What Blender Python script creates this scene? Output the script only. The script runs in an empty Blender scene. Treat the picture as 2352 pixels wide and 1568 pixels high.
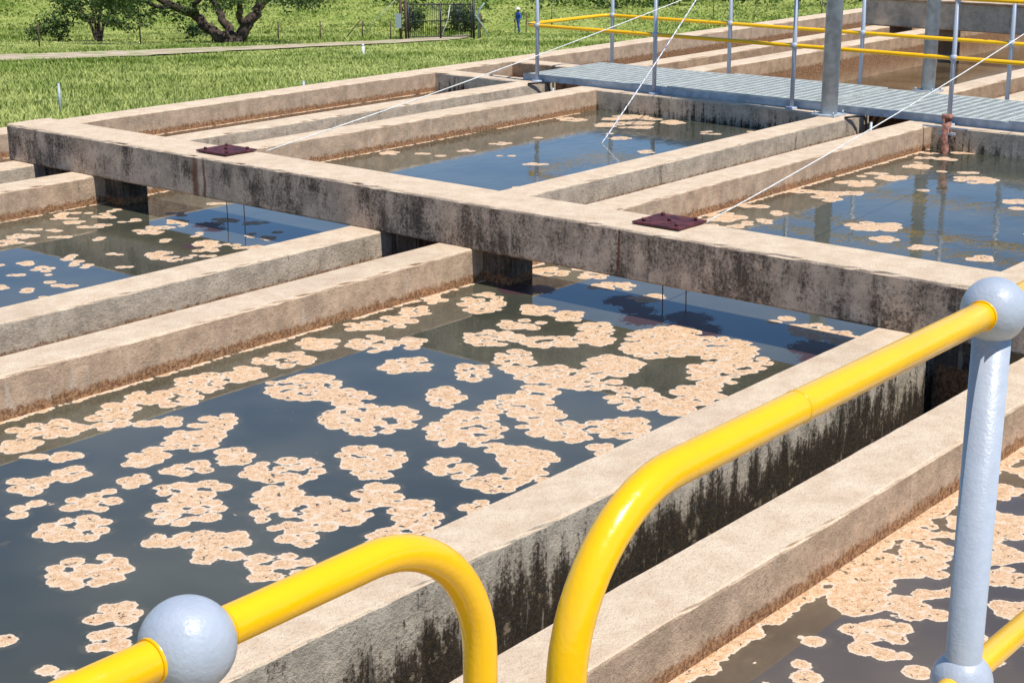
import bpy, math, random, bmesh
import numpy as np
from mathutils import Vector, noise
random.seed(7); rng=np.random.default_rng(11)
D=bpy.data
scene=bpy.context.scene
PH=math.radians(39.5); S,C=math.sin(PH),math.cos(PH)
def W(a,c,z): return (a*S+c*C, a*C-c*S, z)
ZW=-0.31      # top of the tank walls (beam top is z=0)
WL=-0.54      # water level
CAMZ=2.1

# ------------------------------------------------------------------ helpers
def link(o,parent=None):
    scene.collection.objects.link(o)
    if parent: o.parent=parent
    return o
def empty(name):
    e=D.objects.new(name,None); e.empty_display_size=.2
    return link(e)
def mesh_obj(name,verts,faces,mat=None,parent=None,smooth=False):
    me=D.meshes.new(name); me.from_pydata(verts,[],faces); me.update()
    if smooth:
        me.polygons.foreach_set('use_smooth',[True]*len(me.polygons))
    o=D.objects.new(name,me)
    if mat: me.materials.append(mat)
    return link(o,parent)
def np_mesh(name,V,Fq,mat=None,parent=None,attrs=None,smooth=False):
    me=D.meshes.new(name); k=Fq.shape[1]
    me.vertices.add(len(V)); me.vertices.foreach_set('co',V.astype(np.float32).ravel())
    me.loops.add(Fq.size); me.loops.foreach_set('vertex_index',Fq.astype(np.int32).ravel())
    me.polygons.add(len(Fq)); me.polygons.foreach_set('loop_start',np.arange(0,Fq.size,k,dtype=np.int32))
    if smooth: me.polygons.foreach_set('use_smooth',np.ones(len(Fq),dtype=bool))
    me.update(calc_edges=True)
    for n,a in (attrs or {}).items():
        at=me.attributes.new(n,'FLOAT','POINT'); at.data.foreach_set('value',a.astype(np.float32))
    if mat: me.materials.append(mat)
    return link(D.objects.new(name,me),parent)

class NT:
    def __init__(s,name):
        s.m=D.materials.new(name); s.m.use_nodes=True; s.t=s.m.node_tree; s.t.nodes.clear()
        s.out=s.n('ShaderNodeOutputMaterial'); s.b=s.n('ShaderNodeBsdfPrincipled')
        s.l(s.b.outputs[0],s.out.inputs[0])
    def n(s,ty,**k):
        x=s.t.nodes.new(ty)
        for a,v in k.items(): setattr(x,a,v)
        return x
    def l(s,a,b): s.t.links.new(a,b)
    def inp(s,node,i,v):
        if isinstance(v,bpy.types.NodeSocket): s.l(v,node.inputs[i])
        elif v is not None: node.inputs[i].default_value=v
    def math(s,op,a,b=None,c=None,clamp=False):
        x=s.n('ShaderNodeMath',operation=op); x.use_clamp=clamp
        s.inp(x,0,a); s.inp(x,1,b)
        if c is not None: s.inp(x,2,c)
        return x.outputs[0]
    def ss(s,v,lo,hi,a=0.,b=1.):
        x=s.n('ShaderNodeMapRange',interpolation_type='SMOOTHSTEP')
        s.inp(x,0,v); s.inp(x,1,lo); s.inp(x,2,hi); s.inp(x,3,a); s.inp(x,4,b)
        return x.outputs[0]
    def mix(s,f,a,b,mode='MIX'):
        x=s.n('ShaderNodeMix',data_type='RGBA',blend_type=mode)
        s.inp(x,0,f)
        for i,v in ((6,a),(7,b)):
            if isinstance(v,tuple) and len(v)==3: v=v+(1,)
            s.inp(x,i,v)
        return x.outputs[2]
    def noise(s,vec,scale,detail=4,rough=.55,dist=0.):
        x=s.n('ShaderNodeTexNoise'); s.inp(x,'Vector',vec)
        x.inputs['Scale'].default_value=scale; x.inputs['Detail'].default_value=detail
        x.inputs['Roughness'].default_value=rough; x.inputs['Distortion'].default_value=dist
        return x.outputs[0]
    def pos(s):
        g=s.n('ShaderNodeNewGeometry'); return g
    def acz(s):
        g=s.pos(); sx=s.n('ShaderNodeSeparateXYZ'); s.l(g.outputs['Position'],sx.inputs[0])
        X,Y,Z=sx.outputs
        a=s.math('ADD',s.math('MULTIPLY',X,S),s.math('MULTIPLY',Y,C))
        c=s.math('SUBTRACT',s.math('MULTIPLY',X,C),s.math('MULTIPLY',Y,S))
        return g,a,c,Z
    def comb(s,a,b,c):
        x=s.n('ShaderNodeCombineXYZ'); s.inp(x,0,a); s.inp(x,1,b); s.inp(x,2,c); return x.outputs[0]
    def attr(s,n):
        x=s.n('ShaderNodeAttribute'); x.attribute_name=n; return x.outputs['Fac']
    def bump(s,h,st=.3,dist=.01):
        x=s.n('ShaderNodeBump'); x.inputs['Strength'].default_value=st; x.inputs['Distance'].default_value=dist
        s.l(h,x.inputs['Height']); s.l(x.outputs[0],s.b.inputs['Normal'])
    def set(s,**k):
        for n,v in k.items():
            n=n.replace('_',' ')
            if isinstance(v,tuple) and len(v)==3: v=v+(1,)
            s.inp(s.b,n,v)

def plain(name,col,rough=.5,metal=0.,var=.15,scale=30,coat=0.,spec=.5,chip=None,chipcol=(.16,.06,.02)):
    m=NT(name); g=m.pos(); P=g.outputs['Position']; n=m.noise(P,scale,5)
    dk=tuple(x*(1-var*1.6) for x in col); lt=tuple(min(1,x*(1+var)) for x in col)
    cc=m.mix(m.ss(n,.3,.7),dk,lt); rr=m.math('ADD',m.math('MULTIPLY',n,.2),rough-.1)
    h=m.noise(P,scale*4,3)
    if chip:
        k=m.ss(m.math('ADD',m.noise(P,38,4,.75),m.math('MULTIPLY',m.math('SUBTRACT',m.noise(P,6,2),.5),.5)),chip,chip+.02)
        sm=m.ss(m.noise(P,15,5,.8),.58,.75)
        cc=m.mix(m.math('MULTIPLY',sm,.10),cc,(.12,.08,.04))
        cc=m.mix(k,cc,chipcol); rr=m.math('ADD',rr,m.math('MULTIPLY',sm,.2))
        h=m.math('ADD',m.math('MULTIPLY',h,.6),m.math('ADD',m.math('MULTIPLY',m.noise(P,120,2),.8),m.math('MULTIPLY',k,-1.)))
    m.set(Base_Color=cc,Roughness=rr,Metallic=metal)
    m.b.inputs['Coat Weight'].default_value=coat; m.b.inputs['Specular IOR Level'].default_value=spec
    m.bump(h,.10 if not chip else .20,.004 if not chip else .003)
    return m.m

# ------------------------------------------------------------------ materials
def concrete(name,ztop,stain,side,crust=True,rust=False,low=0.,tk=1.,fs=16.,pw=.50,full=0.):
    m=NT(name); g,a,c,z=m.acz()
    P=g.outputs['Position']
    sn=m.n('ShaderNodeSeparateXYZ'); m.l(g.outputs['True Normal'],sn.inputs[0])
    top=m.ss(sn.outputs[2],.35,.7)
    fine=m.noise(P,150,3,.75); grit=m.noise(P,55,4,.75); med=m.noise(P,7,6,.72); big=m.noise(P,1.3,3)
    tm=lambda *t: tuple(x*tk for x in t)
    tc=m.mix(m.ss(med,.32,.70),tm(.66,.49,.335),tm(.80,.64,.46))
    tc=m.mix(m.math('MULTIPLY',m.ss(fine,.57,.68),.85),tc,(.30,.195,.12))
    tc=m.mix(m.math('MULTIPLY',m.ss(grit,.57,.67),.55),tc,(.44,.30,.19))
    tc=m.mix(m.ss(fine,.36,.28),tc,(.84,.75,.62))
    tc=m.mix(m.math('MULTIPLY',m.ss(big,.52,.70),.35),tc,(.50,.375,.26))
    # sides
    depth=m.math('SUBTRACT',ztop,z)
    sv=m.comb(m.math('MULTIPLY',a,fs),m.math('MULTIPLY',c,fs),m.math('MULTIPLY',z,2.2))
    streak=m.noise(sv,1.0,5,.65)
    sv2=m.comb(m.math('MULTIPLY',a,2.2),m.math('MULTIPLY',c,2.2),m.math('MULTIPLY',z,2.5))
    patch=m.noise(sv2,1.0,5,.65)
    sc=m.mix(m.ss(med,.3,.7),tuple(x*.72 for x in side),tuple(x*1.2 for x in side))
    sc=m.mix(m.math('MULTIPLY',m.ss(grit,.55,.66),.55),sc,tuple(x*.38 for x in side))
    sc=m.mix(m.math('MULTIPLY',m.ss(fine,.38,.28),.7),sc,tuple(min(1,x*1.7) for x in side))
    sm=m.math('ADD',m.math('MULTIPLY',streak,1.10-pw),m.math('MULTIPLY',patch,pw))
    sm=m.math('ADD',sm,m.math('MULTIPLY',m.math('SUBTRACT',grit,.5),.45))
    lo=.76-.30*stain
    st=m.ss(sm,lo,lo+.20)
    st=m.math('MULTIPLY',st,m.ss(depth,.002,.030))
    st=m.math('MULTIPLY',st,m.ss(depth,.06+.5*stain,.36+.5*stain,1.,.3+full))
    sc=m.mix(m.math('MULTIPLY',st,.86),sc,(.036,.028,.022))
    if low>0:
        dd=m.math('ADD',depth,m.math('MULTIPLY',m.math('SUBTRACT',sm,.55),1.1))
        k=m.math('MULTIPLY',m.ss(dd,.12,.30),low)
        mc=m.mix(m.ss(grit,.45,.6),(.018,.014,.010),(.060,.040,.020))
        mc=m.mix(m.math('MULTIPLY',m.ss(m.noise(P,9,5,.75),.58,.68),.8),mc,(.30,.24,.16))
        sc=m.mix(k,sc,mc)
    if name!='concrete_far_mat':
        st2=m.ss(m.noise(m.comb(m.math('MULTIPLY',a,23.),m.math('MULTIPLY',c,23.),m.math('MULTIPLY',z,3.)),1.,4),.60,.72)
        sc=m.mix(m.math('MULTIPLY',st2,.5),sc,(.58,.51,.41))
    if crust:
        h=m.math('ADD',z,m.math('MULTIPLY',m.math('SUBTRACT',m.noise(P,22,5,.7),.5),.13))
        k=m.math('MULTIPLY',m.ss(h,WL+.070,WL+.040),m.ss(z,WL-.35,WL-.05,.0,1.))
        cc=m.mix(m.ss(grit,.4,.6),(.14,.055,.022),(.42,.23,.11))
        sc=m.mix(m.math('MULTIPLY',k,.9),sc,cc)
    if rust:
        for c0,wd in ((-9.50,.05),(-9.40,.02),(-5.55,.012)):
            w=m.math('ABSOLUTE',m.math('ADD',m.math('SUBTRACT',c,c0),m.math('MULTIPLY',m.math('SUBTRACT',patch,.5),.07)))
            k=m.math('MULTIPLY',m.ss(w,wd,wd*.25),m.ss(streak,.25,.6,.4,1.))
            sc=m.mix(m.math('MULTIPLY',k,.85),sc,(.15,.045,.014))
    col=m.mix(top,sc,tc)
    m.set(Base_Color=col,Roughness=.93); m.b.inputs['Specular IOR Level'].default_value=.2
    hh=m.math('ADD',m.math('MULTIPLY',fine,.45),m.math('ADD',m.math('MULTIPLY',grit,.7),m.math('MULTIPLY',m.noise(P,16,5,.75),.85)))
    m.bump(hh,.8,.013)
    return m.m
M_wall=concrete('concrete_wall_mat',ZW,.30,(.52,.37,.25))
M_wallgrey=concrete('concrete_wall_grey_mat',ZW,.55,(.56,.45,.33))
M_walldark=concrete('concrete_wall_mould_mat',ZW,.70,(.52,.44,.33),False,False,.97)
M_beam=concrete('concrete_beam_mat',0.,.93,(.52,.40,.30),False,True,0.,1.,8.,.60,.3)
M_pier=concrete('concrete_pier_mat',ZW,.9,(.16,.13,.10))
M_far=concrete('concrete_far_mat',ZW,.30,(.50,.33,.20))

M_yellow=plain('yellow_paint',(.96,.52,.001),.25,0,.03,9,.2,.45,.80)
M_grey=plain('grey_paint',(.41,.445,.51),.40,0,.03,60,.1,.5,.82,(.2,.2,.2))
M_galv=plain('galvanised_steel',(.44,.49,.52),.5,.1,.16,10)
M_grate=plain('galvanised_grating',(.50,.52,.47),.6,.05,.12,9)
M_plate=plain('rusty_red_steel',(.10,.020,.022),.65,.1,.45,22)
M_black=plain('black_iron',(.015,.015,.017),.5)
M_boxgrey=plain('enclosure_grey',(.30,.36,.38),.5)
M_white=plain('white_paint',(.78,.76,.72),.6)
M_ropew=plain('white_rope',(.80,.78,.72),.8)
M_ropeb=plain('blue_rope',(.08,.14,.42),.8)
M_rustpipe=plain('rusty_pipe_mat',(.34,.15,.10),.8,0,.4,30)
M_wood=plain('post_brown',(.10,.06,.04),.85,0,.3,20)
M_bark=plain('bark',(.075,.050,.038),.95,0,.5,4)

# water
def make_water(name,mk0,mk1):
    m=NT(name); g,a,c,z=m.acz(); P=g.outputs['Position']
    f=m.attr('foam'); d=m.attr('sludge')
    wob=m.math('ADD',m.math('MULTIPLY',m.math('SUBTRACT',m.noise(P,24,3),.5),.036),m.math('MULTIPLY',m.math('SUBTRACT',m.noise(P,90,2),.5),.009))
    ff=m.math('ADD',f,wob)
    slit=m.ss(m.noise(P,30,2,.5,1.2),.642,.670)
    fm=m.math('MULTIPLY',m.ss(ff,-.001,.0045),m.math('SUBTRACT',1.,m.math('MULTIPLY',slit,m.ss(ff,.012,.02))))
    speck=m.noise(P,190,2,.7); sp2=m.noise(P,42,5,.75)
    fc=m.mix(m.ss(sp2,.40,.64),(.76,.53,.33),(.60,.35,.17))
    fc=m.mix(m.math('MULTIPLY',m.ss(speck,.55,.63),.75),fc,(.32,.15,.06))
    fc=m.mix(m.ss(speck,.38,.30),fc,(.84,.69,.50))
    fc=m.mix(m.math('MULTIPLY',m.ss(ff,.015,.006),.8),fc,(.74,.60,.45))
    bub=m.n('ShaderNodeTexVoronoi'); m.l(P,bub.inputs['Vector']); bub.inputs['Scale'].default_value=11
    sepc=m.n('ShaderNodeSeparateColor'); m.l(bub.outputs['Color'],sepc.inputs[0])
    rad=m.math('MULTIPLY',m.ss(sepc.outputs[0],.78,1.),.055)
    bm=m.math('LESS_THAN',bub.outputs['Distance'],rad)
    murk=m.mix(m.ss(m.noise(P,.9,3),.3,.7),mk0,mk1)
    film=m.math('MULTIPLY',m.ss(ff,-.035,-.004),m.ss(m.noise(P,13,4,.7),.42,.62))
    murk=m.mix(m.math('MULTIPLY',film,.35),murk,(.18,.14,.08))
    wc=m.mix(m.math('MULTIPLY',bm,.55),murk,(.45,.38,.28))
    slm=m.math('MULTIPLY',m.ss(m.math('ADD',d,m.math('MULTIPLY',m.math('SUBTRACT',m.noise(P,30,4,.7),.5),.22)),0.,.01),.95)
    wc=m.mix(slm,wc,(.055,.024,.030))
    col=m.mix(fm,wc,fc)
    m.set(Base_Color=col,Roughness=m.math('ADD',m.math('MULTIPLY',fm,.75),m.math('ADD',.02,m.math('MULTIPLY',slm,.5))),IOR=1.42)
    m.b.inputs['Specular IOR Level'].default_value=.9
    rip=m.noise(m.comb(m.math('MULTIPLY',a,1.),m.math('MULTIPLY',c,1.6),0.),5.5,3)
    ramp=m.math('MULTIPLY',rip,m.ss(a,8.,13.,.02,.28))
    hh=m.math('ADD',ramp,m.math('MULTIPLY',fm,m.math('ADD',.3,m.math('ADD',m.math('MULTIPLY',m.ss(ff,0,.03),.2),m.math('MULTIPLY',sp2,.8)))))
    m.bump(hh,.55,.012)
    return m.m
M_water=make_water('tank_water',(.050,.053,.038),(.098,.094,.064))
M_water2=make_water('tank_water_brown',(.080,.060,.042),(.15,.112,.075))
m=NT('channel_water'); g=m.pos(); P=g.outputs['Position']
m.set(Base_Color=m.mix(m.ss(m.noise(P,3,4),.4,.6),(.025,.018,.012),(.06,.042,.026)),Roughness=.08)
M_chan=m.m
m=NT('murky_brown_water'); g=m.pos(); P=g.outputs['Position']
m.set(Base_Color=m.mix(m.ss(m.noise(P,1.5,4),.4,.6),(.08,.055,.03),(.14,.10,.055)),Roughness=.10)
m.bump(m.noise(P,9,3),.15,.01)
M_brown=m.m

# ------------------------------------------------------------------ rough concrete prisms
def prism(name,axis,s0,s1,u0,u1,z0,z1,mat,parent=None,bev=.011,amp=.004,seg=.07,botbev=False):
    n=max(2,int((s1-s0)/seg)); V=[];Fc=[]
    base=[(u0,z0),(u0,z1-bev*1.2),(u0+bev*.35,z1-bev*.35),(u0+bev*1.2,z1),((u0+u1)/2,z1+.002),(u1-bev*1.2,z1),(u1-bev*.35,z1-bev*.35),(u1,z1-bev*1.2),(u1,z0)]
    if botbev: base=[(u0+bev,z0),(u0,z0+bev)]+base[1:-1]+[(u1,z0+bev),(u1-bev,z0)]
    k=len(base); o1=1 if botbev else 0
    for i in range(n+1):
        s=s0+(s1-s0)*i/n
        for j,(u,z) in enumerate(base):
            q=Vector((s*1.3,u*7+j*.3,z*9)); q2=Vector((s*11,u*9+j*2.3,z*3))
            w=noise.noise(q)*amp; wz=noise.noise(q+Vector((9,4,2)))*amp*.6
            if j-o1 in (2,6):      # arris: chipped here and there
                sg=1 if j-o1==2 else -1
                ch=max(0,noise.noise(q2)-.20)*.030+abs(noise.noise(q2*2.1))*.006
                w+=sg*ch; wz-=ch*.9
            if j-o1 in (1,7):
                wz-=max(0,noise.noise(q2)-.25)*.016
            uu=u+w
            V.append(W(s,uu,z+wz) if axis=='a' else W(uu,s,z+wz))
    for i in range(n):
        for j in range(k):
            j2=(j+1)%k
            Fc.append((i*k+j,i*k+j2,(i+1)*k+j2,(i+1)*k+j))
    Fc.append(tuple(range(k))); Fc.append(tuple(range(n*k+k-1,n*k-1,-1)))
    o=mesh_obj(name,V,Fc,mat,parent)
    b=bmesh.new(); b.from_mesh(o.data); bmesh.ops.recalc_face_normals(b,faces=b.faces); b.to_mesh(o.data); b.free()
    return o
def box(a0,a1,c0,c1,z0,z1,V,Fc):
    b=len(V)
    for z in (z0,z1):
        for (a,c) in ((a0,c0),(a1,c0),(a1,c1),(a0,c1)): V.append(W(a,c,z))
    Fc+= [(b,b+1,b+2,b+3),(b+4,b+7,b+6,b+5),(b,b+4,b+5,b+1),(b+1,b+5,b+6,b+2),(b+2,b+6,b+7,b+3),(b+3,b+7,b+4,b)]
def boxes(name,L,mat,parent=None):
    V=[];Fc=[]
    for t in L: box(*t,V,Fc)
    return mesh_obj(name,V,Fc,mat,parent)
def tube(name,pts,rad,mat,parent=None,seg=16,caps=True):
    pts=[Vector(p) for p in pts]; n=len(pts)
    rads=rad if isinstance(rad,(list,tuple)) else [rad]*n
    V=[];Fc=[]; up=None
    for i,p in enumerate(pts):
        t=(pts[min(i+1,n-1)]-pts[max(i-1,0)]).normalized()
        if up is None:
            up=Vector((0,0,1)) if abs(t.z)<.9 else Vector((1,0,0))
        up=(up-t*up.dot(t)).normalized(); sd=t.cross(up)
        for j in range(seg):
            an=2*math.pi*j/seg
            V.append(p+(up*math.cos(an)+sd*math.sin(an))*rads[i])
    for i in range(n-1):
        for j in range(seg):
            j2=(j+1)%seg; Fc.append((i*seg+j,i*seg+j2,(i+1)*seg+j2,(i+1)*seg+j))
    if caps: Fc.append(tuple(range(seg-1,-1,-1))); Fc.append(tuple((n-1)*seg+j for j in range(seg)))
    o=mesh_obj(name,V,Fc,mat,parent)
    for p in o.data.polygons: p.use_smooth=len(p.vertices)==4
    return o
def ball(name,p,r,mat,parent=None,seg=32,rings=20):
    V=[];Fc=[]
    for i in range(rings+1):
        th=math.pi*i/rings
        for j in range(seg):
            an=2*math.pi*j/seg
            V.append((p[0]+r*math.sin(th)*math.cos(an),p[1]+r*math.sin(th)*math.sin(an),p[2]+r*math.cos(th)))
    for i in range(rings):
        for j in range(seg):
            j2=(j+1)%seg; Fc.append((i*seg+j,(i+1)*seg+j,(i+1)*seg+j2,i*seg+j2))
    return mesh_obj(name,V,Fc,mat,parent,True)

# ------------------------------------------------------------------ tank walls
A0,A1=-3.0,14.55
long_c=[(-11.89,-11.59,M_wallgrey),(-11.07,-10.77,M_wall),(-7.86,-7.56,M_wallgrey),(-7.03,-6.73,M_wall),(-3.82,-3.52,M_walldark),(-2.99,-2.69,M_wall),(.22,.52,M_wall),(1.05,1.35,M_wall),(4.26,4.56,M_wall)]
for c0,c1,mt in long_c:
    prism('concrete_wall','a',A0,14.86,c0,c1,-1.9,ZW,mt)
    prism('concrete_wall','a',16.0,31.0,c0,c1,-1.9,ZW,M_far,seg=.2)
prism('concrete_wall','a',A0,31.0,-13.52,-13.20,-4.5,ZW+.004,M_wall,seg=.12)
prism('concrete_wall','a',A0,31.0,7.2,7.5,-4.5,ZW+.004,M_wall,seg=.3)
basins=[(-13.20,-11.89),(-10.77,-7.86),(-6.73,-3.82),(-2.69,.22),(1.35,4.26),(4.56,7.2)]
for b0,b1 in basins:
    prism('concrete_wall','c',b0-.01,b1+.01,14.55,14.85,-1.9,ZW-.004,M_walldark,seg=.12)
    prism('concrete_wall','c',b0-.01,b1+.01,16.02,16.32,-1.9,ZW-.004,M_far,seg=.12)
for aa in (A0-.3,31.0):
    prism('concrete_wall','c',-13.5,7.5,aa,aa+.3,-4.5,ZW,M_wall,seg=.3)
bm_par=empty('concrete_beam')
prism('beam','c',-11.93,5.2,7.75,8.18,ZW-.003,0.,M_beam,bm_par,bev=.014,amp=.005,seg=.06,botbev=True)
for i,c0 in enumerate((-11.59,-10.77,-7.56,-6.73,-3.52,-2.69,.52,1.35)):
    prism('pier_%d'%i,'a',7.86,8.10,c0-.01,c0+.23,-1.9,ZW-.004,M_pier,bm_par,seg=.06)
bm2=empty('concrete_beam')
prism('beam','c',-12.05,5.2,23.3,24.0,ZW+.002,.10,M_walldark,bm2,bev=.02,amp=.01,seg=.15,botbev=True)
prism('cap','c',-12.08,5.2,23.26,24.04,.10,.14,M_wall,bm2,bev=.01,amp=.01,seg=.15,botbev=True)
mesh_obj('channel_floor',[W(A0,-13.4,-1.35),W(31,-13.4,-1.35),W(31,7.4,-1.35),W(A0,7.4,-1.35)],[(0,1,2,3)],M_chan)

# ------------------------------------------------------------------ foam rafts (cm along tank, cm across, half widths)
FO="""742,-635,15,26 727,-662,8,13 701,-653,11,15 674,-648,14,14 656,-657,14,13 633,-625,14,20 650,-611,8,15 613,-650,14,13 580,-643,18,16 547,-639,11,15 522,-645,15,19 497,-636,17,16 488,-651,8,11 615,-583,16,16 628,-547,11,18 588,-530,10,21 553,-598,22,23 556,-569,14,16 539,-536,24,26 483,-589,12,19 462,-580,16,17 469,-611,12,8 460,-637,12,23 427,-646,19,14 405,-638,9,13 408,-612,16,7 432,-578,11,14 436,-552,14,10 461,-548,11,13 397,-586,10,12
377,-590,11,12 411,-557,9,9 420,-532,18,12 463,-514,21,18 499,-497,18,17 487,-482,10,10 388,-549,10,15 377,-555,8,10 366,-568,7,7 354,-566,5,10 404,-513,19,17 386,-485,21,11 439,-494,11,15 433,-471,22,22 447,-454,11,14 470,-461,12,14 462,-435,14,20 513,-458,13,14 557,-489,20,27 602,-492,20,17 592,-472,14,20 545,-456,9,12 546,-440,15,16 510,-432,12,12 529,-426,12,11 484,-420,9,10 361,-533,17,14 381,-467,10,7 390,-440,15,16 412,-453,8,9
438,-425,12,9 339,-495,18,17 322,-456,11,11 306,-440,9,12 652,-512,24,17 625,-497,14,14 652,-488,20,17 648,-452,16,21 661,-544,12,21 719,-585,16,13 702,-548,19,14 753,-575,12,15 686,-581,19,18 732,-540,13,28 687,-494,17,20 735,-501,20,31 763,-502,15,18 752,-467,22,26 738,-444,17,24 709,-443,16,23 674,-431,14,18 648,-425,10,14 590,-444,25,16 609,-431,13,19 577,-421,8,9 818,-443,14,19 817,-422,11,16 750,-599,12,13 828,-596,17,12 817,-561,14,11
831,-653,16,15 819,-472,5,5 284,-469,2,7 282,-434,8,6 546,-257,9,8 520,-257,10,12 520,-235,7,7 502,-244,8,7 488,-233,13,10 567,-251,11,13 549,-240,9,10 610,-242,13,14 646,-251,10,10 582,-226,10,11 512,-223,10,7 474,-229,6,5 477,-219,7,6 560,-215,8,10 535,-203,5,9 448,-242,5,3 443,-236,7,5 470,-206,7,5 500,-252,4,6 592,-242,9,9 600,-253,5,7 1183,-635,11,24 1057,-654,14,18 1251,-643,17,16 1356,-641,14,11 1327,-570,19,18
1102,-550,20,17 1292,-631,15,16 1110,-662,11,9 1410,-637,10,9 1454,-631,17,7 1020,-673,8,11"""
clusters=[tuple(float(v)/100 for v in t.split(',')) for t in FO.split()]
lobes=[]
def cluster(a,c,rx,ry,lr=.052):
    X0=a*S+c*C; Y0=a*C-c*S
    rx=max(rx-.025,.008); ry=max(ry-.028,.008)
    n=int(3+rx*ry*math.pi/(lr*lr*1.75))
    pts=[]
    for t in range(n*14):
        if len(pts)>=n: break
        an=random.uniform(0,6.283); r=math.sqrt(random.random())
        x=X0+rx*r*math.cos(an); y=Y0+ry*r*math.sin(an)
        if all((x-p[0])**2+(y-p[1])**2>(lr*1.24)**2 for p in pts): pts.append((x,y))
    for x,y in pts:
        lobes.append((x*S+y*C,x*C-y*S,lr*random.uniform(.72,1.2)))
for t in clusters: cluster(*t,lr=.049 if t[0]<9 else .07)
R=random.uniform
def scatter(n,a0,a1,c0,c1,s0,s1,lr,dens=lambda a,c:1.):
    k=0;i=0
    while k<n and i<n*20:
        i+=1; a=R(a0,a1);c=R(c0,c1)
        if random.random()<dens(a,c):
            cluster(a,c,R(s0,s1),R(s0,s1)*.9,lr); k+=1
scatter(135,3.0,8.0,-10.7,-7.9,.03,.12,.042,lambda a,c:.95 if abs((a-8.0)+(c+10.7)*.9)<2.0 else .3)
scatter(18,7.2,8.1,-10.5,-8.2,.05,.12,.04)
scatter(30,8.3,14.4,-10.7,-8.0,.03,.14,.05,lambda a,c: .9 if c<-10.1 or a>13.6 else .2)
scatter(9,13.7,14.4,-10.6,-8.2,.1,.22,.06)
scatter(26,8.3,14.4,-6.7,-6.25,.03,.13,.045)
scatter(16,8.3,14.3,-6.2,-4.0,.04,.14,.06,lambda a,c:.5)
scatter(95,3.6,7.7,-2.62,-.2,.05,.16,.045,lambda a,c:.95 if a>4.9 else .2)
scatter(30,1.0,7.5,-6.6,-4.0,.008,.02,.014)
scatter(25,3.0,7.5,-2.6,-1.0,.008,.02,.014)
scatter(30,.0,3.0,-6.6,-4.0,.05,.15,.05,lambda a,c:.35)
def scum(c,a0,a1,side,p=.8,r0=.012,r1=.035):
    a=a0
    while a<a1:
        if noise.noise(Vector((a*1.3,c,0)))*.5+.5<p: 
            r=R(r0,r1); lobes.append((a,c+side*R(0,r*.7),r))
        a+=R(.015,.035)
scum(-6.725,0,14.5,1,.80,.010,.030); scum(-3.825,0,14.5,-1,.6,.01,.025)
scum(-10.765,0,14.5,1,.65,.01,.028); scum(-7.865,0,14.5,-1,.6,.01,.02)
scum(-2.685,0,8,1,.95,.02,.055); scum(-13.195,3,14.5,1,.7,.01,.03)
sludge=[(7.82,-9.45,.12),(7.75,-9.3,.09),(7.95,-5.16,.15),(7.75,-5.0,.18),(8.03,-5.68,.15),(7.9,-5.5,.12),(7.6,-4.95,.14),(7.86,-4.25,.16),(7.7,-4.1,.14),(7.82,-6.39,.14),(7.9,-6.3,.12),(7.3,-9.0,.09),(7.75,-5.35,.14)]

def water(name,c0,c1,a0,a1,res=.02,mat=M_water):
    na=int((a1-a0)/res)+1; nc=int((c1-c0)/res)+1
    av=np.linspace(a0,a1,na); cv=np.linspace(c0,c1,nc)
    Fm=np.full((na,nc),-.2); Sl=np.full((na,nc),-.3)
    def put(M,a,c,r,mg=.05):
        i0=max(0,int((a-r-mg-a0)/res)); i1=min(na,int((a+r+mg-a0)/res)+2)
        j0=max(0,int((c-r-mg-c0)/res)); j1=min(nc,int((c+r+mg-c0)/res)+2)
        if i0>=i1 or j0>=j1: return
        dd=np.hypot(av[i0:i1,None]-a,cv[None,j0:j1]-c)
        M[i0:i1,j0:j1]=np.maximum(M[i0:i1,j0:j1],r-dd)
    for a,c,r in lobes:
        if c0-.1<c<c1+.1 and a0-.1<a<a1+.1: put(Fm,a,c,r)
    for a,c,r in sludge:
        if c0-.1<c<c1+.1: put(Sl,a,c,r,.12)
    Am,Cm=np.meshgrid(av,cv,indexing='ij')
    V=np.stack([Am*S+Cm*C,Am*C-Cm*S,np.full_like(Am,WL)],-1).reshape(-1,3)
    idx=np.arange(na*nc).reshape(na,nc)
    Fq=np.stack([idx[:-1,:-1],idx[:-1,1:],idx[1:,1:],idx[1:,:-1]],-1).reshape(-1,4)
    return np_mesh(name,V,Fq,mat,None,{'foam':Fm.ravel(),'sludge':Sl.ravel()})
for i,(b0,b1) in enumerate(basins[:4]):
    water('water',b0-.05,b1+.05,-3.05,14.6,.03 if i==0 else .018,M_water2 if i in (0,3) else M_water)
for b0,b1 in basins[4:]: water('water',b0-.05,b1+.05,-3.05,14.6,.2)
for b0,b1 in basins:
    z=-.80
    mesh_obj('water',[W(16.2,b0-.05,z),W(31.1,b0-.05,z),W(31.1,b1+.05,z),W(16.2,b1+.05,z)],[(0,3,2,1)],M_brown)

# ------------------------------------------------------------------ rusty plates, rods
for a,c in ((8.02,-9.42),(8.04,-5.37)):
    e=empty('rusty_steel_plate')
    boxes('plate',[(a-.17,a+.14,c-.17,c+.17,.010,.022)],M_plate,e)
    boxes('packing',[(a-.10,a+.08,c-.10,c+.10,.0,.010)],M_plate,e)
    for i,(da,dc) in enumerate(((-.12,-.12),(-.12,.12),(.09,-.12),(.09,.12),(-.02,0))):
        p=W(a+da,c+dc,.022)
        tube('bolt_%d'%i,[p,(p[0],p[1],.040)],.012,M_plate,e,6)
    for i,dc in enumerate((-.05,.09)):
        p=W(a+i*.05,c+dc,0)
        tube('rod_%d'%i,[(p[0],p[1],-.30),(p[0]+.01,p[1],WL-.3)],.0035,M_rustpipe,e,6)

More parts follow.
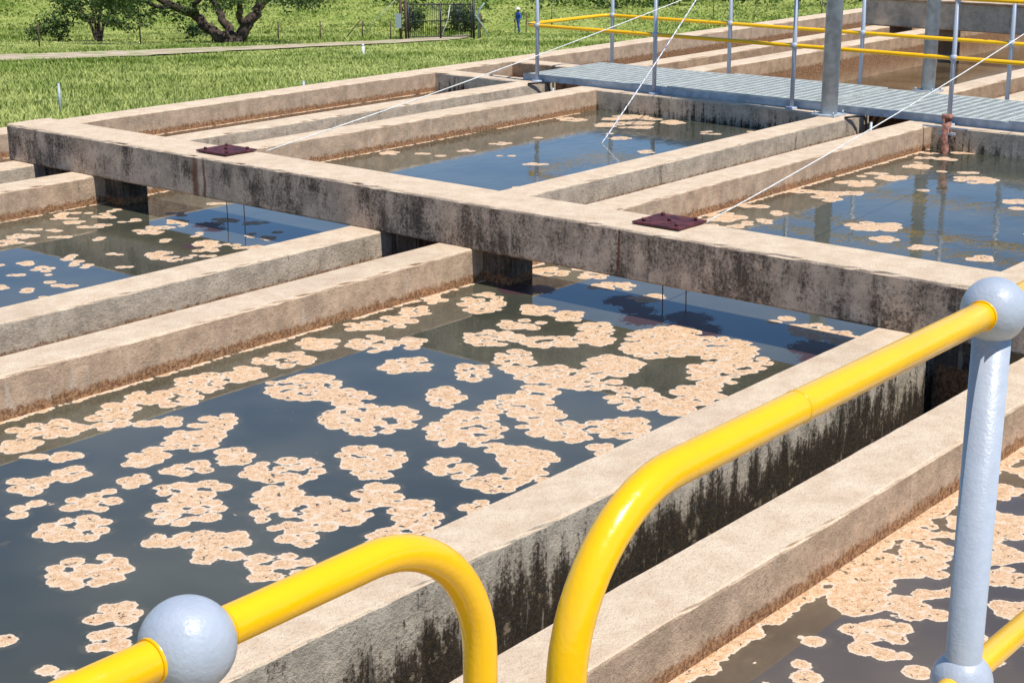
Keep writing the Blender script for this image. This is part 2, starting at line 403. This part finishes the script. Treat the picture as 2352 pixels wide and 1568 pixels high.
# ------------------------------------------------------------------ walkway
wk=empty('metal_walkway')
L=[]; ZG=-.24
pan=[-11.9+i*1.95 for i in range(10)]
for i in range(len(pan)-1):
    p0,p1=pan[i]+.012,pan[i+1]-.012; dz=.014*(i%2)
    z1=ZG+dz
    L.append((14.72,14.75,p0,p1,z1-.05,z1+.004)); L.append((16.12,16.15,p0,p1,z1-.05,z1+.004))
    L.append((14.75,16.12,p0,p0+.02,z1-.05,z1+.003)); L.append((14.75,16.12,p1-.02,p1,z1-.05,z1+.003))
    x=14.79
    while x<16.11:
        L.append((x,x+.030,p0+.02,p1-.02,z1-.02,z1)); x+=.062
    y=p0+.08
    while y<p1-.05:
        L.append((14.75,16.12,y,y+.036,z1-.018,z1+.0015)); y+=.11
boxes('grating',L,M_grate,wk)
boxes('bearers',[(14.70,14.72,-11.95,5.6,ZG-.07,ZG-.002),(16.15,16.17,-11.95,5.6,ZG-.07,ZG-.002)]+[(14.72,16.15,c,c+.05,ZG-.075,ZG-.052) for c in (-11.8,-9.9,-7.7,-6.9,-4,-2,0,2,4)],M_galv,wk)
rl=empty('safety_railing')
nc=[-11.69,-10.05,-8.33,-6.60,-4.87,-3.14,-1.41,.32,2.05,3.78]
fcs=[-11.79,-10.10,-8.40,-6.70,-4.97,-3.24,-1.51,.22,1.95,3.68]
for k,(aa,cs) in enumerate(((14.64,nc),(16.24,fcs))):
    for i,c in enumerate(cs):
        p=W(aa,c,0)
        tube('post_%d_%d'%(k,i),[(p[0],p[1],ZW-.01),(p[0],p[1],.89)],.023,M_grey,rl,12)
        tube('base_%d_%d'%(k,i),[(p[0],p[1],ZW-.02),(p[0],p[1],ZW+.02)],.06,M_grey,rl,12)
        for z in (.33,.89): ball('ball_%d_%d'%(k,i),(p[0],p[1],z),.040,M_grey,rl,seg=16,rings=10)
for z,nm in ((.33,'mid'),(.89,'top')):
    pts=[W(14.64,4.2,z)]+[W(14.64,-11.75,z)]
    for t in range(1,9):
        an=math.pi/2*t/8; pts.append(W(14.64+.14*(1-math.cos(an)),-11.75-.14*math.sin(an),z))
    for t in range(0,9):
        an=math.pi/2*t/8; pts.append(W(16.24-.14+.14*math.sin(an),-11.89+.14*(1-math.cos(an)),z))
    pts.append(W(16.24,4.2,z))
    tube('rail_'+nm,pts,.021,M_yellow,rl,12)
for a,c in ((14.46,-7.80),(16.73,-7.82)):
    e=empty('steel_pole'); p=W(a,c,0)
    tube('shaft',[(p[0],p[1],ZW),(p[0],p[1],4.6)],.083 if a<15 else .074,M_galv,e,24)
    boxes('base_plate',[(a-.13,a+.13,c-.13,c+.13,ZW+.003,ZW+.018)],M_galv,e)
    for i,(x,y) in enumerate(((-.10,-.10),(.10,-.10),(.10,.10),(-.10,.10))):
        q=W(a+x,c+y,0); tube('bolt_%d'%i,[(q[0],q[1],ZW+.018),(q[0],q[1],ZW+.05)],.010,M_galv,e,6)
for c in (-7.50,-11.53):
    e=empty('cable_conduit')
    tube('pipe',[W(14.35,c-.06,ZW+.012),W(14.5,c-.02,ZW+.012),W(14.60,c+.02,ZW+.005),W(14.64,c+.03,ZW-.08),W(14.64,c+.03,-1.2)],.012,M_black,e,10)
    tube('pipe_b',[W(14.62,c+.09,ZW-.05),W(14.62,c+.09,-1.2)],.014,M_galv,e,10)
e=empty('rusty_pipe'); p=W(14.38,-6.50,0)
tube('pipe',[(p[0],p[1],-1.),(p[0],p[1],-.18)],.042,M_rustpipe,e,16)
tube('collar',[(p[0],p[1],-.21),(p[0],p[1],-.17)],.054,M_rustpipe,e,16)
boxes('bracket',[(14.36,14.38,-6.74,-6.28,-.30,-.285),(14.35,14.41,-6.58,-6.42,-.36,-.34)],M_galv,e)

def rope(p0,p1,r,mat,sag=.05,stripe=None):
    e=empty('rope'); p0=Vector(p0);p1=Vector(p1); pts=[]
    for i in range(25):
        t=i/24; q=p0.lerp(p1,t); q.z-=sag*4*t*(1-t); pts.append(q)
    tube('strand',pts,r,mat,e,8)
    if stripe:
        sp=[]
        for i in range(241):
            t=i/240; q=p0.lerp(p1,t); q.z-=sag*4*t*(1-t); an=t*190
            q+=Vector((math.cos(an),0,math.sin(an)))*r*.75; sp.append(q)
        tube('second_strand',sp,r*.6,stripe,e,6)
rope(W(8.19,-9.18,.01),W(14.64,-9.1,.96),.0045,M_ropew,.04)
rope(W(8.17,-5.2,.01),W(14.64,-5.2,1.15),.0042,M_ropew,.06)
rope(W(12.74,-9.37,WL-.02),W(14.64,-9.4,.93),.0065,M_ropew,.02,M_ropeb)

# ------------------------------------------------------------------ foreground railings + deck
def arc_rail(a_leg,c,z_top,z_mid,Rr,a_end):
    sg=1 if a_end>a_leg else -1; pts=[W(a_end,c,z_top)]
    n=14
    for i in range(n+1):
        an=math.pi/2*i/n; pts.append(W(a_leg+sg*(Rr-Rr*math.sin(an)),c,z_top-Rr*(1-math.cos(an))))
    for i in range(n+1):
        an=math.pi/2*i/n; pts.append(W(a_leg+sg*Rr*(1-math.cos(an)),c,z_mid+Rr-Rr*math.sin(an)))
    pts.append(W(a_end,c,z_mid)); return pts
for (aleg,c,zt,zm,aend,posts) in ((1.115,-.961,CAMZ-.61,CAMZ-1.10,-.9,(.749,-.55)),(.985,-.752,CAMZ-.522,CAMZ-1.026,4.0,(1.84,3.4))):
    e=empty('yellow_handrail')
    tube('rail_loop',arc_rail(aleg,c,zt,zm,.155,aend),.0176,M_yellow,e,28)
    for i,pa in enumerate(posts):
        p=W(pa,c,0)
        ball('ball_top_%d'%i,(p[0],p[1],zt),.0405,M_grey,e,seg=48,rings=32)
        ball('ball_mid_%d'%i,(p[0],p[1],zm),.0405,M_grey,e,seg=48,rings=32)
        tube('post_%d'%i,[(p[0],p[1],.40),(p[0],p[1],zt-.025)],.0235,M_grey,e,32)
        tube('foot_%d'%i,[(p[0],p[1],.40),(p[0],p[1],.412)],.07,M_grey,e,24)
        for sgn in (-1,1):
            tube('collar_%d_%d'%(i,sgn),[W(pa+sgn*.030,c,zt),W(pa+sgn*.0385,c,zt)],.0192,M_yellow,e,28)
    if aleg<1:
        tube('weld_ring',[W(1.36,c,zt),W(1.363,c,zt)],.0180,M_yellow,e,28)
e=empty('concrete_walkway')
prism('deck','a',-2.5,4.2,-.99,.8,.28,.40,M_wall,e,seg=.2)
for i,(a,c) in enumerate(((-2.2,-.8),(-2.2,.4),(4.0,.3),(4.0,.6))):
    boxes('support_%d'%i,[(a-.1,a+.1,c-.08,c+.08,-1.6,.29)],M_pier,e)

# ------------------------------------------------------------------ terrain
def gz(X,Y):
    z=.7-.088*Y
    z=min(z,-.95)
    if Y>112:
        t=Y-112; z1=.7-.088*112
        z=z1-.088*t+.088*t*t/24 if t<12 else z1-.088*6
        if Y>150: z=z+ (Y-150)*.05 if Y<600 else z+22.5+(Y-600)*.01
    return z
av=[-400,-200,-100,-60,-40,-25,-15,-8,-3.32,-3.05]+list(np.arange(-2,31,1.5))+[31.1,31.32]+list(np.arange(33,140,2.5))+list(np.arange(142,200,4))+[210,230,260,300,400,550,800,1200]
cv=[-1200,-700,-400,-280,-220]+list(np.arange(-200,-15,2.5))+[-13.55,-13.3]+list(np.arange(-12,7.3,2.))+[7.25,7.55]+list(np.arange(10,80,4))+[100,150,300,600,1200]
V=[];Fc=[]
for a in av:
    for c in cv:
        X,Y,_=W(a,c,0)
        z=gz(X,Y)
        if -3.1<=a<=31.15 and -13.35<=c<=7.3: z=min(z,-4.)
        V.append((X,Y,z))
n=len(cv)
for i in range(len(av)-1):
    for j in range(n-1):
        Fc.append((i*n+j,(i+1)*n+j,(i+1)*n+j+1,i*n+j+1))
m=NT('grass_ground'); g=m.pos(); P=g.outputs['Position']
n1=m.noise(P,.18,5,.6); n2=m.noise(P,2.2,5,.7); n3=m.noise(P,12,3,.7)
col=m.mix(m.ss(n1,.35,.65),(.20,.27,.04),(.36,.40,.10))
col=m.mix(m.math('MULTIPLY',m.ss(n2,.50,.70),.5),col,(.11,.17,.022))
col=m.mix(m.math('MULTIPLY',m.ss(n3,.52,.72),.5),col,(.42,.41,.17))
m.set(Base_Color=col,Roughness=1.); m.b.inputs['Specular IOR Level'].default_value=.1
m.bump(n3,1.,.05)
mesh_obj('ground',V,Fc,m.m)
pc=[(-40,24,4.2),(-28,34,5.),(-20,46,5.6),(-16.3,52.5,5.8),(-14.6,56.2,5.0),(-12.8,62,4.2),(-10.6,69,3.6),(-7.8,78,3.2),(-5.3,88,3.2),(-4.2,94,2.6),(-3.4,104,1.6),(-3,112,1.0)]
V=[];Fc=[];pl=[]
for i in range(len(pc)-1):
    for t in range(10):
        u=t/10; pl.append(tuple(pc[i][k]*(1-u)+pc[i+1][k]*u for k in range(3)))
for i,(x,y,w) in enumerate(pl):
    j=min(i+1,len(pl)-1); k=max(i-1,0); dx,dy=pl[j][0]-pl[k][0],pl[j][1]-pl[k][1]; q=math.hypot(dx,dy); nx,ny=-dy/q,dx/q
    ww=w*.5*(1+.3*noise.noise(Vector((i*.3,0,0))))
    for s in (-1,-.5,0,.5,1):
        X,Y=x+nx*s*ww,y+ny*s*ww; V.append((X,Y,gz(X,Y)+.06))
    if i:
        b=i*5
        for s in range(4): Fc.append((b-5+s,b-4+s,b+1+s,b+s))
m=NT('dirt_path_mat'); g=m.pos(); P=g.outputs['Position']
col=m.mix(m.ss(m.noise(P,.8,5,.65),.35,.65),(.44,.31,.20),(.64,.50,.37))
col=m.mix(m.ss(m.noise(P,1.0,5,.75),.50,.57),col,(.26,.31,.08))
m.set(Base_Color=col,Roughness=1.)
mesh_obj('dirt_path',V,Fc,m.m)

# grass mass
N=300000
u=rng.random(N); Y=17*(160/17.)**(u**.95)
X=(rng.random(N)*1.05-.52)*(Y*.78+6)
a=X*S+Y*C; c=X*C-Y*S
keep=~((a>-3.6)&(a<31.6)&(c>-13.75)&(c<7.8))&(X>-.42*Y-3)&(X<.45*Y+4)
X,Y=X[keep],Y[keep]
dmin=np.full(len(X),1e9)
for x,y,w in pl[::2]:
    dd=np.hypot(X-x,(Y-y))-w*.5; dmin=np.minimum(dmin,dd)
edge=np.array([noise.noise(Vector((x*.5,y*.3,9)))*1.6 for x,y in zip(X,Y)])
keep=(dmin+edge>0.2)|(rng.random(len(X))<.06); X,Y,dmin=X[keep],Y[keep],dmin[keep]; N=len(X)
Z=np.array([gz(x,y) for x,y in zip(X,Y)])
patch=np.array([noise.noise(Vector((x*.12,y*.07,0)))+.7*noise.noise(Vector((x*.6,y*.35,3))) for x,y in zip(X,Y)])
tall=np.where(Y>88,1.5,1.)*np.clip(dmin*.4+.3,.3,1)
hgt=(.04+.08*rng.random(N))*(1+1.1*np.clip(patch,-.6,1))*tall; wd=(.006+.008*rng.random(N))*(1+Y/14)
V=[];T=[];vals=[]
for k in range(2):
    an=rng.random(N)*math.pi; dx,dy=np.cos(an)*wd,np.sin(an)*wd*.6
    lx,ly=(rng.random(N)-.5)*hgt*1.6,(rng.random(N)-.5)*hgt*1.6
    ox,oy=(rng.random(N)-.5)*.12,(rng.random(N)-.5)*.12
    V.append(np.stack([X+ox-dx,Y+oy-dy,Z-.02],-1)); V.append(np.stack([X+ox+dx,Y+oy+dy,Z-.02],-1)); V.append(np.stack([X+ox+lx,Y+oy+ly,Z+hgt],-1))
    b=k*3*N; ii=np.arange(N); T.append(np.stack([b+ii,b+N+ii,b+2*N+ii],-1))
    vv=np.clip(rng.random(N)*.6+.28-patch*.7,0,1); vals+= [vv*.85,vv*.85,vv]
m=NT('grass_blades'); v=m.attr('val')
col=m.mix(v,(.14,.21,.025),(.56,.58,.20)); m.set(Base_Color=col,Roughness=.8); m.b.inputs['Specular IOR Level'].default_value=.2
np_mesh('grass',np.concatenate(V),np.concatenate(T),m.m,None,{'val':np.concatenate(vals)})

# ------------------------------------------------------------------ foliage
def leafmat(name,dk,lt):
    m=NT(name); v=m.attr('val'); m.set(Base_Color=m.mix(v,dk,lt),Roughness=.6); m.b.inputs['Specular IOR Level'].default_value=.3
    return m.m
M_leafd=leafmat('acacia_leaves',(.018,.042,.008),(.09,.14,.028))
M_leafb=leafmat('bush_leaves',(.045,.09,.012),(.20,.29,.045))
def leaves(name,clumps,per,size,mat,parent=None):
    Vs=[];val=[]
    for (x,y,z,rx,ry,rz) in clumps:
        n=max(6,int(per*rx*rz))
        d=rng.normal(size=(n,3)); d/=np.linalg.norm(d,axis=1)[:,None]; r=rng.random(n)**.45
        lump=1+.35*np.sin(d[:,0]*5+x)*np.sin(d[:,1]*4+y)+.2*np.sin(d[:,2]*9+z)
        p=np.array([x,y,z])+d*(r*lump)[:,None]*np.array([rx,ry,rz])
        t1=rng.normal(size=(n,3)); t1/=np.linalg.norm(t1,axis=1)[:,None]
        t2=rng.normal(size=(n,3)); t2-= (t2*t1).sum(1)[:,None]*t1; t2/=np.linalg.norm(t2,axis=1)[:,None]
        s=size*(.6+.8*rng.random(n))[:,None]
        Vs.append(np.stack([p-t1*s,p-t2*s*.55,p+t1*s,p+t2*s*.55],1).reshape(-1,3))
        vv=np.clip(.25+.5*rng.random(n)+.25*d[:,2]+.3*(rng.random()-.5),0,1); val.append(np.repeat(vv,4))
    V=np.concatenate(Vs); Fq=np.arange(len(V)).reshape(-1,4)
    return np_mesh(name,V,Fq,mat,parent,{'val':np.concatenate(val)})
def limb(name,pts,r0,r1,parent):
    P=[Vector(p) for p in pts]; out=[]
    for i in range(len(P)-1):
        for t in range(6):
            q=P[i].lerp(P[i+1],t/6); k=len(out); q+=Vector((noise.noise(Vector((k*.4,i,r0*9))),0,noise.noise(Vector((k*.4,7,r0*5)))))*r0*.6; out.append(q)
    out.append(P[-1]); n=len(out)
    rr=[r0+(r1-r0)*(i/(n-1)) for i in range(n)]
    tube(name,out,[r*(1+.12*noise.noise(Vector((i*.9,r*5,0)))) for i,r in enumerate(rr)],M_bark,parent,10)
tr=empty('acacia_tree'); bx,by=-14.0,80.; bz=gz(bx,by)-.15
def T(dx,dy,dz): return (bx+dx,by+dy,bz+dz)
limb('trunk',[T(.35,0,-.2),T(.3,0,.35),T(.25,0,.55)],.55,.42,tr)
limb('limb_1',[T(.05,0,.3),T(-.7,.1,.75),T(-1.5,.2,1.4),T(-2.6,.1,1.9),T(-3.6,0,2.7)],.32,.14,tr)
limb('limb_2',[T(.5,0,.35),T(.9,0,.9),T(1.5,.3,1.7),T(2.0,.5,2.5),T(3.2,.6,3.4)],.34,.14,tr)
limb('limb_3',[T(.2,0,.4),T(0,.4,.9),T(-.5,.7,1.6),T(-.9,.9,2.5),T(-1.6,1,3.5)],.26,.10,tr)
limb('limb_4',[T(-1.5,.2,1.4),T(-1.4,-.4,2.1),T(-.6,-.8,2.8)],.15,.08,tr)
limb('limb_5',[T(.9,0,.9),T(.7,-.4,1.6),T(1.0,-.8,2.6),T(1.5,-1,3.4)],.20,.08,tr)
limb('limb_6',[T(-2.6,.1,1.9),T(-3.3,-.5,2.0),T(-4.4,-.8,2.5)],.13,.06,tr)
cl=[]
for i in range(105):
    r=math.sqrt(random.random()); an=R(0,6.28); x=r*6.4*math.cos(an)-1.2; y=r*5*math.sin(an)
    z=3.0-.10*abs(x)+R(-.4,1.2)*(1.1-r)+R(-.4,.5)
    cl.append((*T(x,y,z),R(.6,1.2),R(.6,1.2),R(.28,.55)))
for (x,z) in ((-3.4,1.75),(-2.6,1.9),(-1.7,1.9),(-4.2,1.95),(-.9,1.95),(.3,1.95),(-5,2.0),(-6,2.1),(-7,2.3),(-2.2,1.55),(-3.9,1.6),(2.6,2.6),(3.6,2.6)):
    cl.append((*T(x,R(-1.5,-.5),z),.7,.6,.32))
cl+= [(*T(-1.9,.3,.55),.45,.4,.35),(*T(-1.5,.2,.85),.5,.4,.25),(*T(-2.3,.3,.9),.4,.4,.25)]
leaves('crown',cl,330,.085,M_leafd,tr)
tr=empty('small_tree'); bx,by=-21.9,86.; bz=gz(bx,by)
for i,(x,z) in enumerate(((-.8,1.8),(-.25,2.2),(.35,2.0),(.9,1.7),(.1,1.5))):
    limb('stem_%d'%i,[T(.05*i,0,-.1),T(x*.35,.05*i,z*.5),T(x,0.1*i,z)],.10,.04,tr)
cl=[]
for i in range(60):
    an=R(0,6.28); r=math.sqrt(random.random()); cl.append((*T(r*2.7*math.cos(an)+.1,r*2*math.sin(an),R(1.0,3.3)-.35*r),R(.35,.7),R(.35,.7),R(.22,.4)))
leaves('crown',cl,420,.085,M_leafd,tr)
def bush(x,y,w,h,mat=M_leafb,n=14,per=160,size=.12):
    cl=[]; z=gz(x,y)
    for i in range(n):
        cl.append((x+R(-w,w)*.7,y+R(-w,w)*.5,z+R(.15,.75)*h,w*R(.3,.5),w*R(.3,.5),h*R(.2,.35)))
    leaves('bush',cl,per,size,mat)
bush(-24.5,86,1.4,1.3,M_leafd,10,400,.09)
bush(-18.5,96,1.0,1.0,M_leafd,8,400,.09)
bush(-6.8,118,1.3,2.2,M_leafd,10,300,.12)
bush(-3.4,116,1.6,2.4,M_leafd,12,260,.12)
cl=[];cd=[]
for i in range(600):
    x=R(-80,75); y=R(138,178); z=gz(x,y); h=R(.6,3.2)*(1+(y-138)*.02)
    if -62<x<-30 and y<152: continue
    t=(x,y,z+h*.45,R(1.2,3.),R(1,2),h*.55)
    (cl if random.random()<.60 else cd).append(t)
leaves('distant_bushes',cl,34,.20,M_leafb); leaves('distant_trees',cd,34,.20,M_leafd)
cl=[]
for i in range(200):
    x=R(-130,130); y=R(180,240); z=gz(x,y); cl.append((x,y,z+R(1,6),R(3,6),R(2,4),R(2,4)))
leaves('distant_trees',cl,9,.5,M_leafd)

# ------------------------------------------------------------------ fence, gate
fx=[(-31,62),(-28,64.5),(-24.5,67),(-20.5,70.5),(-17.5,76.6),(-15,81.5),(-12.4,86.4),(-10.6,90),(-8.4,91.5),(-6.9,92.5)]
fe=empty('wire_fence')
def fence(parent,pts,h,nw):
    for i,(x,y) in enumerate(pts):
        z=gz(x,y); tube('post_%d'%i,[(x,y,z-.1),(x+.02,y,z+h)],.035,M_wood,parent,8)
        if i:
            x0,y0=pts[i-1]; z0=gz(x0,y0)
            for k in range(nw):
                hh=h*(.25+.7*k/(nw-1)); tube('wire_%d_%d'%(i,k),[(x0,y0,z0+hh),(x,y,z+hh)],.004,M_wood,parent,4)
fence(fe,fx,1.05,4)
fence(empty('wire_fence'),[(-1.9,97),(.2,110),(1.0,116),(3,124),(9,128),(16,130),(25,132)],1.5,4)
x,y=-9.4,91; tube('stay',[(x,y,gz(x,y)),(x+1.0,y,gz(x,y)+1.15)],.03,M_wood,fe,8)
f2=empty('wire_fence')
pp=[(-6.6,23.5,.42),(-3.2,24.8,.40),(-10.4,20.5,.45)]
for i,(x,y,h) in enumerate(pp):
    tube('post_%d'%i,[(x,y,gz(x,y)-.1),(x,y,gz(x,y)+h)],.020,M_galv,f2,8)
for i in range(2):
    q,r_=((pp[2],pp[0]),(pp[0],pp[1]))[i]
    for k in range(2): tube('wire_%d_%d'%(i,k),[(q[0],q[1],gz(q[0],q[1])+.16+.18*k),(r_[0],r_[1],gz(r_[0],r_[1])+.16+.18*k)],.0015,M_wood,f2,4)
e=empty('marker_post'); x,y=-5.1,55.6; z=gz(x,y)
tube('shaft',[(x,y,z-.1),(x,y,z+.36)],.055,M_white,e,10); tube('cap',[(x,y,z+.36),(x,y,z+.42)],[.06,.03],M_white,e,10)
gt=empty('iron_gate'); g0=Vector((-5.9,93,0)); g1=Vector((-2.4,96,0)); z0=gz(-5.9,93); z1=gz(-2.4,96)+.02
def G(t,h): q=g0.lerp(g1,t); return (q.x,q.y,z0+(z1-z0)*t+h)
for t in (0,.5,.505,1): tube('frame_post',[G(t,.05),G(t,2.05)],.05,M_black,gt,8)
for h in (.15,1.05,1.98): tube('frame_bar',[G(0,h),G(1,h)],.03,M_black,gt,8)
for i in range(1,34): tube('bar_%d'%i,[G(i/34,.15),G(i/34,2.05)],.018,M_black,gt,5)
tube('brace',[G(.52,.2),G(.62,1.1),G(.66,2.0)],.025,M_white,gt,6)
for t in (0,1): tube('gate_post',[G(t+(-.04 if t==0 else .04),-.1),G(t+(-.04 if t==0 else .04),2.25)],.075,M_black if t else M_wood,gt,10)
q=G(1.12,0); tube('stay_post',[q,(q[0],q[1],q[2]+1.6),(q[0]+.35,q[1],q[2]+2.05)],.05,M_boxgrey,gt,8)
q=G(1.05,1.5); tube('stay',[q,(q[0]+.9,q[1],q[2]-1.4)],.03,M_boxgrey,gt,8)
ub=empty('utility_box'); q=(-6.45,92.6); z=gz(*q)
tube('post',[(q[0]+.12,q[1]+.15,z-.1),(q[0]+.12,q[1]+.15,z+2.6)],.085,M_wood,ub,10)
b=bmesh.new(); bmesh.ops.create_cube(b,size=1.)
for v in b.verts: v.co=Vector((v.co.x*.34+q[0],v.co.y*.2+q[1],v.co.z*.8+z+1.05))
bmesh.ops.bevel(b,geom=list(b.edges),offset=.02,segments=2)
me=D.meshes.new('cabinet'); b.to_mesh(me); me.materials.append(M_boxgrey); link(D.objects.new('cabinet',me),ub)
tube('stay_wire',[(q[0],q[1],z+2.4),(q[0]-2.3,q[1],z+.0)],.012,M_galv,ub,5)

# ------------------------------------------------------------------ worker
wkr=empty('worker'); hx,hy=.44,117.; hz=gz(hx,hy)
J=[(0,0,.95),(0,0,1.10),(0,-.01,1.28),(0,0,1.44),(0,.01,1.52),(0,-.01,1.60),(0,-.015,1.70),
 (.10,0,.90),(.12,-.06,.50),(.12,.02,.08),(.12,-.13,.04),
 (-.10,0,.90),(-.12,.10,.50),(-.13,.20,.10),(-.13,.06,.04),
 (.19,0,1.41),(.25,.04,1.14),(.24,-.10,.92),(.24,-.14,.85),
 (-.19,0,1.41),(-.26,.02,1.14),(-.25,-.12,.93),(-.25,-.16,.86)]
E=[(0,1),(1,2),(2,3),(3,4),(4,5),(5,6),(0,7),(7,8),(8,9),(9,10),(0,11),(11,12),(12,13),(13,14),(3,15),(15,16),(16,17),(17,18),(3,19),(19,20),(20,21),(21,22)]
Rd=[.16,.15,.17,.13,.06,.085,.09,.11,.08,.055,.05,.11,.08,.055,.05,.075,.055,.045,.035,.075,.055,.045,.035]
for hnd,sx in ((18,1),(22,-1)):
    px,py,pz=J[hnd]
    for k in range(4):
        i=len(J); J+= [(px+.0,py-.03+.018*k,pz-.05),(px-.005*sx,py-.035+.018*k,pz-.10+.006*abs(k-1))]; Rd+=[.009,.008]; E+=[(hnd,i),(i,i+1)]
    i=len(J); J+=[(px-.01*sx,py-.05,pz-.02),(px-.015*sx,py-.06,pz-.06)]; Rd+=[.010,.009]; E+=[(hnd,i),(i,i+1)]
me=D.meshes.new('body'); me.from_pydata([(x*1.05,y*1.05,z) for x,y,z in J],E,[]); ob=link(D.objects.new('body',me))
sk=ob.modifiers.new('s','SKIN'); ob.modifiers.new('d','SUBSURF').levels=1
for i,r in enumerate(Rd): me.skin_vertices[0].data[i].radius=(r,r*.85)
me.skin_vertices[0].data[0].use_root=True
bpy.context.view_layer.update()
dg=bpy.context.evaluated_depsgraph_get(); m2=D.meshes.new_from_object(ob.evaluated_get(dg)); D.objects.remove(ob)
M_blue=plain('blue_overall',(.012,.09,.42),.85,0,.3,8); M_skin=plain('skin',(.10,.05,.03),.6); M_boot=plain('boots',(.02,.02,.02),.6)
for mm in (M_blue,M_skin,M_boot): m2.materials.append(mm)
for p in m2.polygons:
    z=p.center.z; x=abs(p.center.x)
    p.material_index=1 if (z>1.49 or (x>.18 and z<.90)) else (2 if z<.10 else 0); p.use_smooth=True
body=link(D.objects.new('body',m2),wkr)
def worker_part(nm,prof,mat,cy=-.015):
    V=[];Fc=[];sg=20
    for r,z in prof:
        for j in range(sg): V.append((r*math.cos(j*2*math.pi/sg),cy+r*1.1*math.sin(j*2*math.pi/sg),z))
    for i in range(len(prof)-1):
        for j in range(sg): Fc.append((i*sg+j,i*sg+(j+1)%sg,(i+1)*sg+(j+1)%sg,(i+1)*sg+j))
    return mesh_obj(nm,V,Fc,mat,wkr,True)
worker_part('sun_hat',[(.19,1.70),(.185,1.715),(.12,1.73),(.115,1.79),(.09,1.84),(.03,1.86),(.001,1.862)],M_white)
for s in (-1,1): ball('eye',(s*.032,-.105,1.655),.010,M_white,wkr,seg=8,rings=6)
ball('nose',(0,-.115,1.625),.016,M_skin,wkr,seg=8,rings=6)
wkr.location=(hx,hy,hz); wkr.rotation_euler=(0,0,math.radians(-60))

# ------------------------------------------------------------------ light, sky, camera
sun_el=math.radians(62); az=math.radians(135)   # azimuth clockwise from +Y
w=D.worlds.new('World'); scene.world=w; w.use_nodes=True; nt=w.node_tree
bg=nt.nodes['Background']; sky=nt.nodes.new('ShaderNodeTexSky'); sky.sky_type='NISHITA'; sky.sun_disc=False
sky.sun_elevation=sun_el; sky.sun_rotation=az; sky.air_density=1.0; sky.dust_density=.0; sky.ozone_density=5.; sky.altitude=1200
hs=nt.nodes.new('ShaderNodeHueSaturation'); hs.inputs['Saturation'].default_value=1.08
nt.links.new(sky.outputs[0],hs.inputs['Color']); nt.links.new(hs.outputs[0],bg.inputs[0]); bg.inputs[1].default_value=.15
ld=D.lights.new('sun','SUN'); ld.energy=5.0; ld.angle=math.radians(.5); ld.color=(1,.965,.90)
lo=link(D.objects.new('sun',ld))
dv=Vector((math.sin(az)*math.cos(sun_el),math.cos(az)*math.cos(sun_el),math.sin(sun_el)))
lo.rotation_euler=dv.to_track_quat('Z','Y').to_euler()
cd_=D.cameras.new('camera'); cam=link(D.objects.new('camera',cd_)); cam.location=(0,0,CAMZ)
cam.rotation_euler=(math.radians(90-16.5),0,0); cd_.sensor_width=36; cd_.lens=56.54; cd_.clip_end=3000; cd_.clip_start=.05
scene.camera=cam
scene.view_settings.view_transform='Standard'; scene.view_settings.look='None'; scene.view_settings.exposure=0
